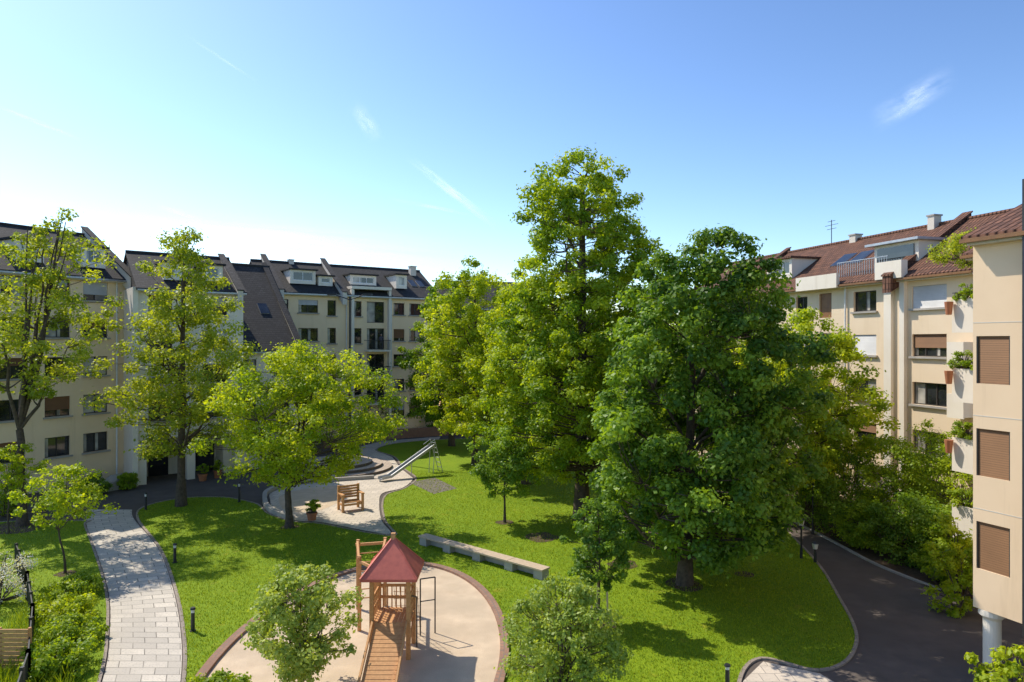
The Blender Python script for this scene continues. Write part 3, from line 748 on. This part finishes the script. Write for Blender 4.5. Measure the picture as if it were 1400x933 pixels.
mb = MB(); a = .92; zt = 3.85; zb = 2.72
cs = [(-a, -a), (a, -a), (a, a), (-a, a)]
for i in range(4):
    p, q = cs[i], cs[(i+1) % 4]
    mb.poly([(p[0], p[1], zb), (q[0], q[1], zb), (0, 0, zt)], 'redroof')
    mb.poly([(p[0], p[1], zb-.09), (q[0], q[1], zb-.09), (q[0], q[1], zb), (p[0], p[1], zb)], 'redroof')
    mb.beam((p[0], p[1], zb+.01), (0, 0, zt+.01), .05, .03, 'redroof')
mb.poly([(c[0], c[1], zb-.09) for c in cs[::-1]], 'wood')
mb.box(-.07, .07, -.07, .07, zt-.1, zt+.12, 'wood')
mb.build('roof', E)
mb = MB()
for (x, y) in ((-2.0, 3.6), (-1.0, 3.9), (-1.5, 1.6), (-.9, 1.5)): mb.box(x-.06, x+.06, y-.06, y+.06, 0, 2.7, 'wood')
mb.beam((-2.0, 3.5, 2.62), (-1.5, 1.5, 2.62), .08, .1, 'wood'); mb.beam((-1.0, 4.0, 2.62), (-.6, .6, 2.62), .08, .1, 'wood')
mb.beam((-2.1, 3.6, 2.5), (-.9, 3.9, 2.5), .08, .1, 'wood'); mb.beam((-1.5, 1.6, 2.5), (-.6, .6, 2.5), .07, .1, 'wood')
for i in range(6): mb.cyl((-1.95, 3.62, .4+.35*i), (-1.05, 3.88, .4+.35*i), .025, .025, 'wood', 8)
for i in range(5): mb.cyl((.2*i-.1, 1.55, 0), (.2*i-.1, .7, 1.9), .012, .012, 'wood2', 6)
for i in range(6): mb.cyl((-.15, 1.5-.14*i, .2+.3*i), (.75, 1.5-.14*i, .2+.3*i), .012, .012, 'wood2', 6)
mb.build('climbing_frame', E, bevel=.006)
mb = MB()
for x, y in ((.75, 1.2), (1.25, 1.4)): mb.cyl((x, y, 0), (x, y, 2.0), .025, .025, 'dark', 8)
mb.cyl((.75, 1.2, 2.0), (1.25, 1.4, 2.0), .025, .025, 'dark', 8); mb.cyl((.75, .3, 0), (.75, .3, 1.7), .025, .025, 'dark', 8)
mb.cyl((.75, .3, 1.7), (.6, -.1, 1.9), .025, .025, 'dark', 8); mb.cyl((.75, 1.2, 1.2), (1.25, 1.4, 1.2), .02, .02, 'dark', 8)
mb.build('steel_bars', E)

# slide
E = empty('playground_slide', (-7.3, 53, .05)); mb = MB()
b0 = Vector((-1.9, -1.7, .25)); b1 = Vector((1.0, 1.1, 2.15)); foot = Vector((-2.5, -2.3, .2))
side = Vector((-.69, .72, 0)).normalized()*.28
for p, q in ((foot, b0), (b0, b1)):
    mb.poly([p-side, p+side, q+side, q-side], 'metal')
    mb.poly([p-side-Vector((0,0,.05)), q-side-Vector((0,0,.05)), q+side-Vector((0,0,.05)), p+side-Vector((0,0,.05))], 'metal')
    for s in (-1, 1): mb.beam(p+side*s+Vector((0,0,.06)), q+side*s+Vector((0,0,.06)), .05, .2, 'metal')
for s in (-1, 1):
    st = b1+side*s; mb.cyl(st+Vector((0, 0, .5)), (st.x+.6, st.y+.5, 0), .03, .03, 'metal', 8)
    mb.cyl(st+Vector((0, 0, 0)), (st.x-.1, st.y-.1, 0), .03, .03, 'metal', 8)
    mb.cyl(st+Vector((-.5, -.45, .15)), st+Vector((0, 0, .5)), .02, .02, 'metal', 8)
for i in range(6):
    t = .1+i*.15; c = (b1+Vector((0,0,.5)))*(1-t)+Vector((b1.x+.6, b1.y+.5, 0))*t; mb.cyl(c-side, c+side, .025, .025, 'metal', 8)
mb.cyl(foot, foot-Vector((0,0,.2)), .06, .06, 'metal', 8); mb.cyl((b0+b1)/2, ((b0+b1)/2).xy.to_3d(), .03, .03, 'metal', 8)
mb.build('slide_body', E)

# long bench
a = Vector((-4.64, 35.2, .05)); b = Vector((1.5, 29.9, .05)); L = (b-a).length
E = empty('long_bench', a, math.atan2(b.y-a.y, b.x-a.x)); mb = MB()
for i in range(4): mb.box(0+L*i/4+.01, L*(i+1)/4-.01, -.28, .30, .40, .48, 'wood2')
for i in range(5):
    c = min(max(L*i/4, .3), L-.3); mb.box(c-.25, c+.25, -.22, .25, 0, .397, 'concrete')
mb.box(.06, L-.06, .1, .2, .02, .396, 'concrete')
mb.build('seat', E, bevel=.01)
def armbench(loc, rz):
    E = empty('wooden_garden_chair', loc, rz); mb = MB()
    for x in (-.62, .62):
        mb.box(x-.07, x+.07, -.5, -.36, 0, 1.0, 'wood'); mb.box(x-.07, x+.07, .36, .5, 0, 1.5, 'wood')
        mb.box(x-.09, x+.09, -.55, .355, 1.002, 1.08, 'wood')
        mb.beam((x, -.36, .42), (x, .36, .42), .06, .12, 'wood')
    for i in range(6): mb.box(-.545, .545, -.42+.135*i, -.42+.135*i+.115, .52, .57, 'wood')
    for i in range(5): mb.box(-.545, .545, .40, .45, .68+.165*i, .68+.165*i+.12, 'wood')
    mb.beam((-.545, -.43, .42), (.545, -.43, .42), .05, .12, 'wood')
    mb.build('frame', E, bevel=.006)
armbench((-10.0, 42.3, .045), .55)
def pot(loc, r, h, seed):
    E = empty('potted_plant', loc); mb = MB(); mb.cyl((0,0,0), (0,0,h), r*.75, r, 'terracotta', 20); mb.cyl((0,0,h-.06), (0,0,h+.02), r*1.08, r*1.08, 'terracotta', 20); mb.cyl((0,0,h+.021), (0,0,h+.03), r*.9, r*.9, 'mulch', 16)
    mb.build('pot', E)
    s = shrub('foliage', (0, 0), .8, .45, 'lf_mid', seed, 24, 60, .1); s.parent = E; s.location = (0, 0, h)
pot((-11.7, 39.9, .045), .3, .42, 90); pot((-23.2, 51.2, .012), .32, .5, 91); pot((-22.6, 52.4, .012), .3, .55, 92)
mb = MB(); mb.exx([(0, 0), (2.6, 0), (2.6, .9), (1.4, .9)], 0, 1.2, 'concrete'); ob = mb.build('concrete_stair_block', None, (-29.4, 47.6, .012)); ob.rotation_euler = (0, 0, -.5)

def bollard(x, y, h, base=.05):
    mb = MB(); mb.cyl((0,0,0), (0,0,h*.78), .07, .065, 'dark', 12); mb.cyl((0,0,h*.78), (0,0,h*.92), .06, .06, 'lampglass', 12)
    mb.cyl((0,0,h*.92), (0,0,h), .1, .08, 'dark', 12); mb.cyl((0,0,0), (0,0,.03), .11, .11, 'dark', 12); mb.build('bollard_light', None, (x, y, base))
for x, y, h in ((-22.7, 42.3, 1.05), (-17.7, 44.3, 1.3), (-15.9, 32.2, .9), (-11.5, 24.6, .85), (6.5, 20.6, .7)): bollard(x, y, h)
def lamp(x, y, h, base=.05):
    mb = MB(); mb.cyl((0,0,0), (0,0,.5), .07, .06, 'dark', 12); mb.cyl((0,0,.5), (0,0,h-.35), .045, .04, 'dark', 12)
    mb.cyl((0,0,h-.35), (0,0,h-.08), .10, .15, 'lampglass', 14); mb.cyl((0,0,h-.08), (0,0,h), .19, .05, 'dark', 14); mb.build('garden_lamp', None, (x, y, base))
lamp(13.9, 32.8, 1.95); lamp(16.3, 37.0, 3.9, .04); lamp(14.3, 32.2, 1.0)
mb = MB(); mb.cyl((0,0,0), (0,0,14.5), .13, .08, 'dark', 12)
for s in (-1, 1): mb.cyl((0,0,14.2), (s*1.3, 0, 14.65), .05, .045, 'dark', 8); mb.box(min(s*1.2, s*2.0), max(s*1.2, s*2.0), -.2, .2, 14.6, 14.76, 'dark')
mb.build('street_lamp', None, (-14.6, 61.5, .012))

E = empty('metal_fence', (-22.8, 31.4, .05)); pts = [(-22.8, 31.4), (-19.6, 27.6), (-17.0, 24.2), (-14.6, 20.6), (-11.5, 15)]; mb = MB()
for i in range(len(pts)-1):
    a = Vector((*pts[i], 0))-Vector((-22.8, 31.4, 0)); b = Vector((*pts[i+1], 0))-Vector((-22.8, 31.4, 0)); n = int((b-a).length/1.2)
    for z in (.12, 1.05): mb.beam(a+Vector((0,0,z)), b+Vector((0,0,z)), .04, .05, 'dark')
    for k in range(n+1): p = a.lerp(b, k/n); mb.box(p.x-.05, p.x+.05, p.y-.05, p.y+.05, 0, 1.15, 'dark')
    m = int((b-a).length/.13)
    for k in range(m): p = a.lerp(b, k/m); mb.box(p.x-.01, p.x+.01, p.y-.01, p.y+.01, .1, 1.03, 'dark')
mb.build('rails', E)
E = empty('wooden_slat_fence', (-17.2, 21.6, .05)); mb = MB()
for i in range(9): mb.box(0, 1.9, -.02, .02, .1+.14*i, .21+.14*i, 'wood')
for x in (0, .95, 1.9): mb.box(x-.04, x+.04, .021, .1, 0, 1.36, 'wood')
mb.build('slats', E)
mb = MB()
for x, y in ((-.3, -.25), (.3, -.25), (0, .35)): mb.cyl((x, y, 0), (x*.9, y*.9, 1.9), .035, .035, 'wood2', 8)
mb.cyl((-.27, -.22, 1.7), (.27, -.22, 1.7), .02, .02, 'wood2', 6); mb.cyl((.27, -.22, 1.7), (0, .31, 1.7), .02, .02, 'wood2', 6); mb.cyl((-.27, -.22, 1.7), (0, .31, 1.7), .02, .02, 'wood2', 6)
mb.build('tree_stakes', None, (3.2, 25.2, .05))

# ------------------------------------------------------------------ person on balcony
def person(loc, rz):
    E = empty('person', loc, rz)
    V = [(0,0,.92), (0,0,1.15), (0,.0,1.36), (0,0,1.44), (0,-.02,1.5),
         (-.17,0,1.36), (-.23,-.03,1.10), (-.15,-.28,1.02), (-.13,-.36,1.04), (.17,0,1.36), (.24,-.03,1.10), (.15,-.28,1.02), (.13,-.36,1.04),
         (-.09,0,.86), (-.10,-.01,.48), (-.10,.01,.08), (-.10,-.14,.04), (.09,0,.86), (.10,.0,.48), (.10,.02,.08), (.10,-.13,.04)]
    Ed = [(0,1),(1,2),(2,3),(3,4),(2,5),(5,6),(6,7),(7,8),(2,9),(9,10),(10,11),(11,12),(0,13),(13,14),(14,15),(15,16),(0,17),(17,18),(18,19),(19,20)]
    Rr = [.13,.12,.13,.055,.05, .065,.045,.033,.03,.065,.045,.033,.03, .085,.06,.04,.04,.085,.06,.04,.04]
    me = bpy.data.meshes.new('body'); me.from_pydata(V, Ed, []); ob = bpy.data.objects.new('body', me); COL.objects.link(ob); ob.parent = E
    sk = ob.modifiers.new('skin', 'SKIN')
    for i, r in enumerate(Rr): me.skin_vertices[0].data[i].radius = (r, r*.8)
    me.skin_vertices[0].data[0].use_root = True
    ob.modifiers.new('sub', 'SUBSURF').levels = 1; ob.modifiers['sub'].render_levels = 2; me.materials.append(M['shirt'])
    import bmesh
    def ball(name, c, s, mat):
        bm = bmesh.new(); bmesh.ops.create_uvsphere(bm, u_segments=16, v_segments=12, radius=1)
        for v in bm.verts: v.co = Vector((v.co.x*s[0]+c[0], v.co.y*s[1]+c[1], v.co.z*s[2]+c[2]))
        m = bpy.data.meshes.new(name); bm.to_mesh(m); bm.free(); m.materials.append(M[mat]); x = bpy.data.objects.new(name, m); COL.objects.link(x); x.parent = E
    ball('head', (0, -.02, 1.6), (.078, .095, .115), 'skin'); ball('hair', (0, .005, 1.635), (.085, .095, .1), 'hair'); ball('nose', (0, -.118, 1.59), (.012, .016, .02), 'skin')
    for s in (-1, 1):
        ball('eye', (s*.03, -.108, 1.615), (.011, .008, .008), 'hair'); ball('ear', (s*.08, -.01, 1.6), (.012, .02, .03), 'skin')
        for k in range(5): ball('finger', (s*.13+(k-2)*.018, -.42+abs(k-1.5)*.008, 1.05), (.009, .035, .01), 'skin')
        ball('palm', (s*.13, -.385, 1.05), (.04, .035, .018), 'skin')
    ball('mouth', (0, -.108, 1.555), (.02, .006, .006), 'pale')
dC = Vector((15.7, 11.1)).normalized(); nC = Vector((dC.y, -dC.x)); pp = Vector((-24, 66.5))+dC*11.8+nC*.75
person((pp.x, pp.y, 9.55), .1)

# ------------------------------------------------------------------ contrails / thin clouds
def cloudmat(name, dens, seed, sc=6, ys=3.0):
    m, nt, b, out = newmat(name); nt.nodes.remove(b)
    uv = coords(nt, 'UV'); mp = N(nt, 'ShaderNodeMapping'); mp.inputs['Location'].default_value = (seed*3.1, seed, 0); mp.inputs['Scale'].default_value = (1, ys, 1); nt.links.new(uv, mp.inputs[0])
    n = ramp(nt, noise(nt, mp.outputs[0], sc, 7, .65), .36, .8)
    sx = N(nt, 'ShaderNodeSeparateXYZ'); nt.links.new(uv, sx.inputs[0])
    def hump(s):
        a = N(nt, 'ShaderNodeMath', operation='MULTIPLY'); a.inputs[1].default_value = math.pi; nt.links.new(s, a.inputs[0])
        c = N(nt, 'ShaderNodeMath', operation='SINE'); nt.links.new(a.outputs[0], c.inputs[0]); d = N(nt, 'ShaderNodeMath', operation='POWER'); d.inputs[1].default_value = 1.8; nt.links.new(c.outputs[0], d.inputs[0]); return d.outputs[0]
    m1 = N(nt, 'ShaderNodeMath', operation='MULTIPLY'); nt.links.new(hump(sx.outputs[0]), m1.inputs[0]); nt.links.new(hump(sx.outputs[1]), m1.inputs[1])
    m2 = N(nt, 'ShaderNodeMath', operation='MULTIPLY'); nt.links.new(m1.outputs[0], m2.inputs[0]); nt.links.new(n, m2.inputs[1])
    m3 = N(nt, 'ShaderNodeMath', operation='MULTIPLY', use_clamp=True); nt.links.new(m2.outputs[0], m3.inputs[0]); m3.inputs[1].default_value = dens
    tr = N(nt, 'ShaderNodeBsdfTransparent'); df = N(nt, 'ShaderNodeBsdfTranslucent'); df.inputs[0].default_value = (1, 1, 1, 1); d2 = N(nt, 'ShaderNodeBsdfDiffuse'); d2.inputs[0].default_value = (1, 1, 1, 1)
    ad = N(nt, 'ShaderNodeAddShader'); nt.links.new(df.outputs[0], ad.inputs[0]); nt.links.new(d2.outputs[0], ad.inputs[1])
    mx = N(nt, 'ShaderNodeMixShader'); nt.links.new(m3.outputs[0], mx.inputs[0]); nt.links.new(tr.outputs[0], mx.inputs[1]); nt.links.new(ad.outputs[0], mx.inputs[2]); nt.links.new(mx.outputs[0], out.inputs[0])
    return m
def cloud(p, q, w, dens, seed, sc=6, ys=3.0):
    p = Vector(p); q = Vector(q); d = (q-p).normalized(); s = d.cross(Vector((0, 1, .3))).normalized()*w/2
    me = bpy.data.meshes.new('cloud'); me.from_pydata([p-s, q-s, q+s, p+s], [], [(0, 1, 2, 3)]); ul = me.uv_layers.new(name='UVMap')
    for i, u in enumerate(((0, 0), (1, 0), (1, 1), (0, 1))): ul.data[i].uv = u
    me.materials.append(cloudmat('cloud_vapour', dens, seed, sc, ys)); o = bpy.data.objects.new('cloud', me); COL.objects.link(o)
cloud((-640, 4000, 1110), (-60, 4000, 660), 70, .7, 1, 4, .6)
cloud((-3050, 4000, 1400), (-2500, 4000, 1180), 34, .5, 2, 4, .6)
cloud((-1950, 4000, 1830), (-1450, 4000, 1500), 26, .25, 3, 4, .6)
cloud((-940, 4000, 1420), (-770, 4000, 1170), 120, .6, 4, 2.2, 1)
cloud((2080, 4000, 1270), (2620, 4000, 1590), 200, .5, 5, 2.6, 1)
cloud((-750, 4000, 850), (-180, 4000, 740), 30, .3, 6, 4, .6)
cloud((-2100, 4000, 810), (-1780, 4000, 710), 40, .35, 7, 4, .6)
cloud((-2900, 4000, 680), (-100, 4000, 430), 420, .6, 8, 2.5, 3)

# ------------------------------------------------------------------ light, sky, camera
el = math.radians(49); hx, hy = .81, -.585; h = math.hypot(hx, hy); hx /= h; hy /= h
d = Vector((hx*math.cos(el), hy*math.cos(el), -math.sin(el)))
sl = bpy.data.lights.new('sun', 'SUN'); sl.energy = 5.0; sl.angle = math.radians(.5); sl.color = (1, .925, .80)
so = bpy.data.objects.new('sun', sl); COL.objects.link(so); so.rotation_euler = d.to_track_quat('-Z', 'Y').to_euler(); so.location = (-40, 40, 60)
w = bpy.data.worlds.new('World'); scene.world = w; w.use_nodes = True; nt = w.node_tree; nt.nodes.clear()
sk = nt.nodes.new('ShaderNodeTexSky'); sk.sky_type = 'NISHITA'; sk.sun_disc = False; sk.sun_elevation = el; sk.sun_rotation = math.atan2(-hx, -hy)
sk.air_density = 1.0; sk.dust_density = .7; sk.ozone_density = 2.0; sk.altitude = 300
gm = nt.nodes.new('ShaderNodeGamma'); gm.inputs['Gamma'].default_value = 1.35
bg = nt.nodes.new('ShaderNodeBackground'); bg.inputs[1].default_value = .122; wo = nt.nodes.new('ShaderNodeOutputWorld')
nt.links.new(sk.outputs[0], gm.inputs['Color']); nt.links.new(gm.outputs[0], bg.inputs[0]); nt.links.new(bg.outputs[0], wo.inputs[0])
cam = bpy.data.cameras.new('camera'); cam.lens = 24; cam.sensor_width = 36; cam.clip_end = 20000; cam.clip_start = .1
co = bpy.data.objects.new('camera', cam); COL.objects.link(co); co.location = (0, 0, 10.5); co.rotation_euler = (math.radians(90), 0, 0); scene.camera = co
scene.view_settings.view_transform = 'Standard'; scene.view_settings.look = 'None'; scene.view_settings.exposure = 0
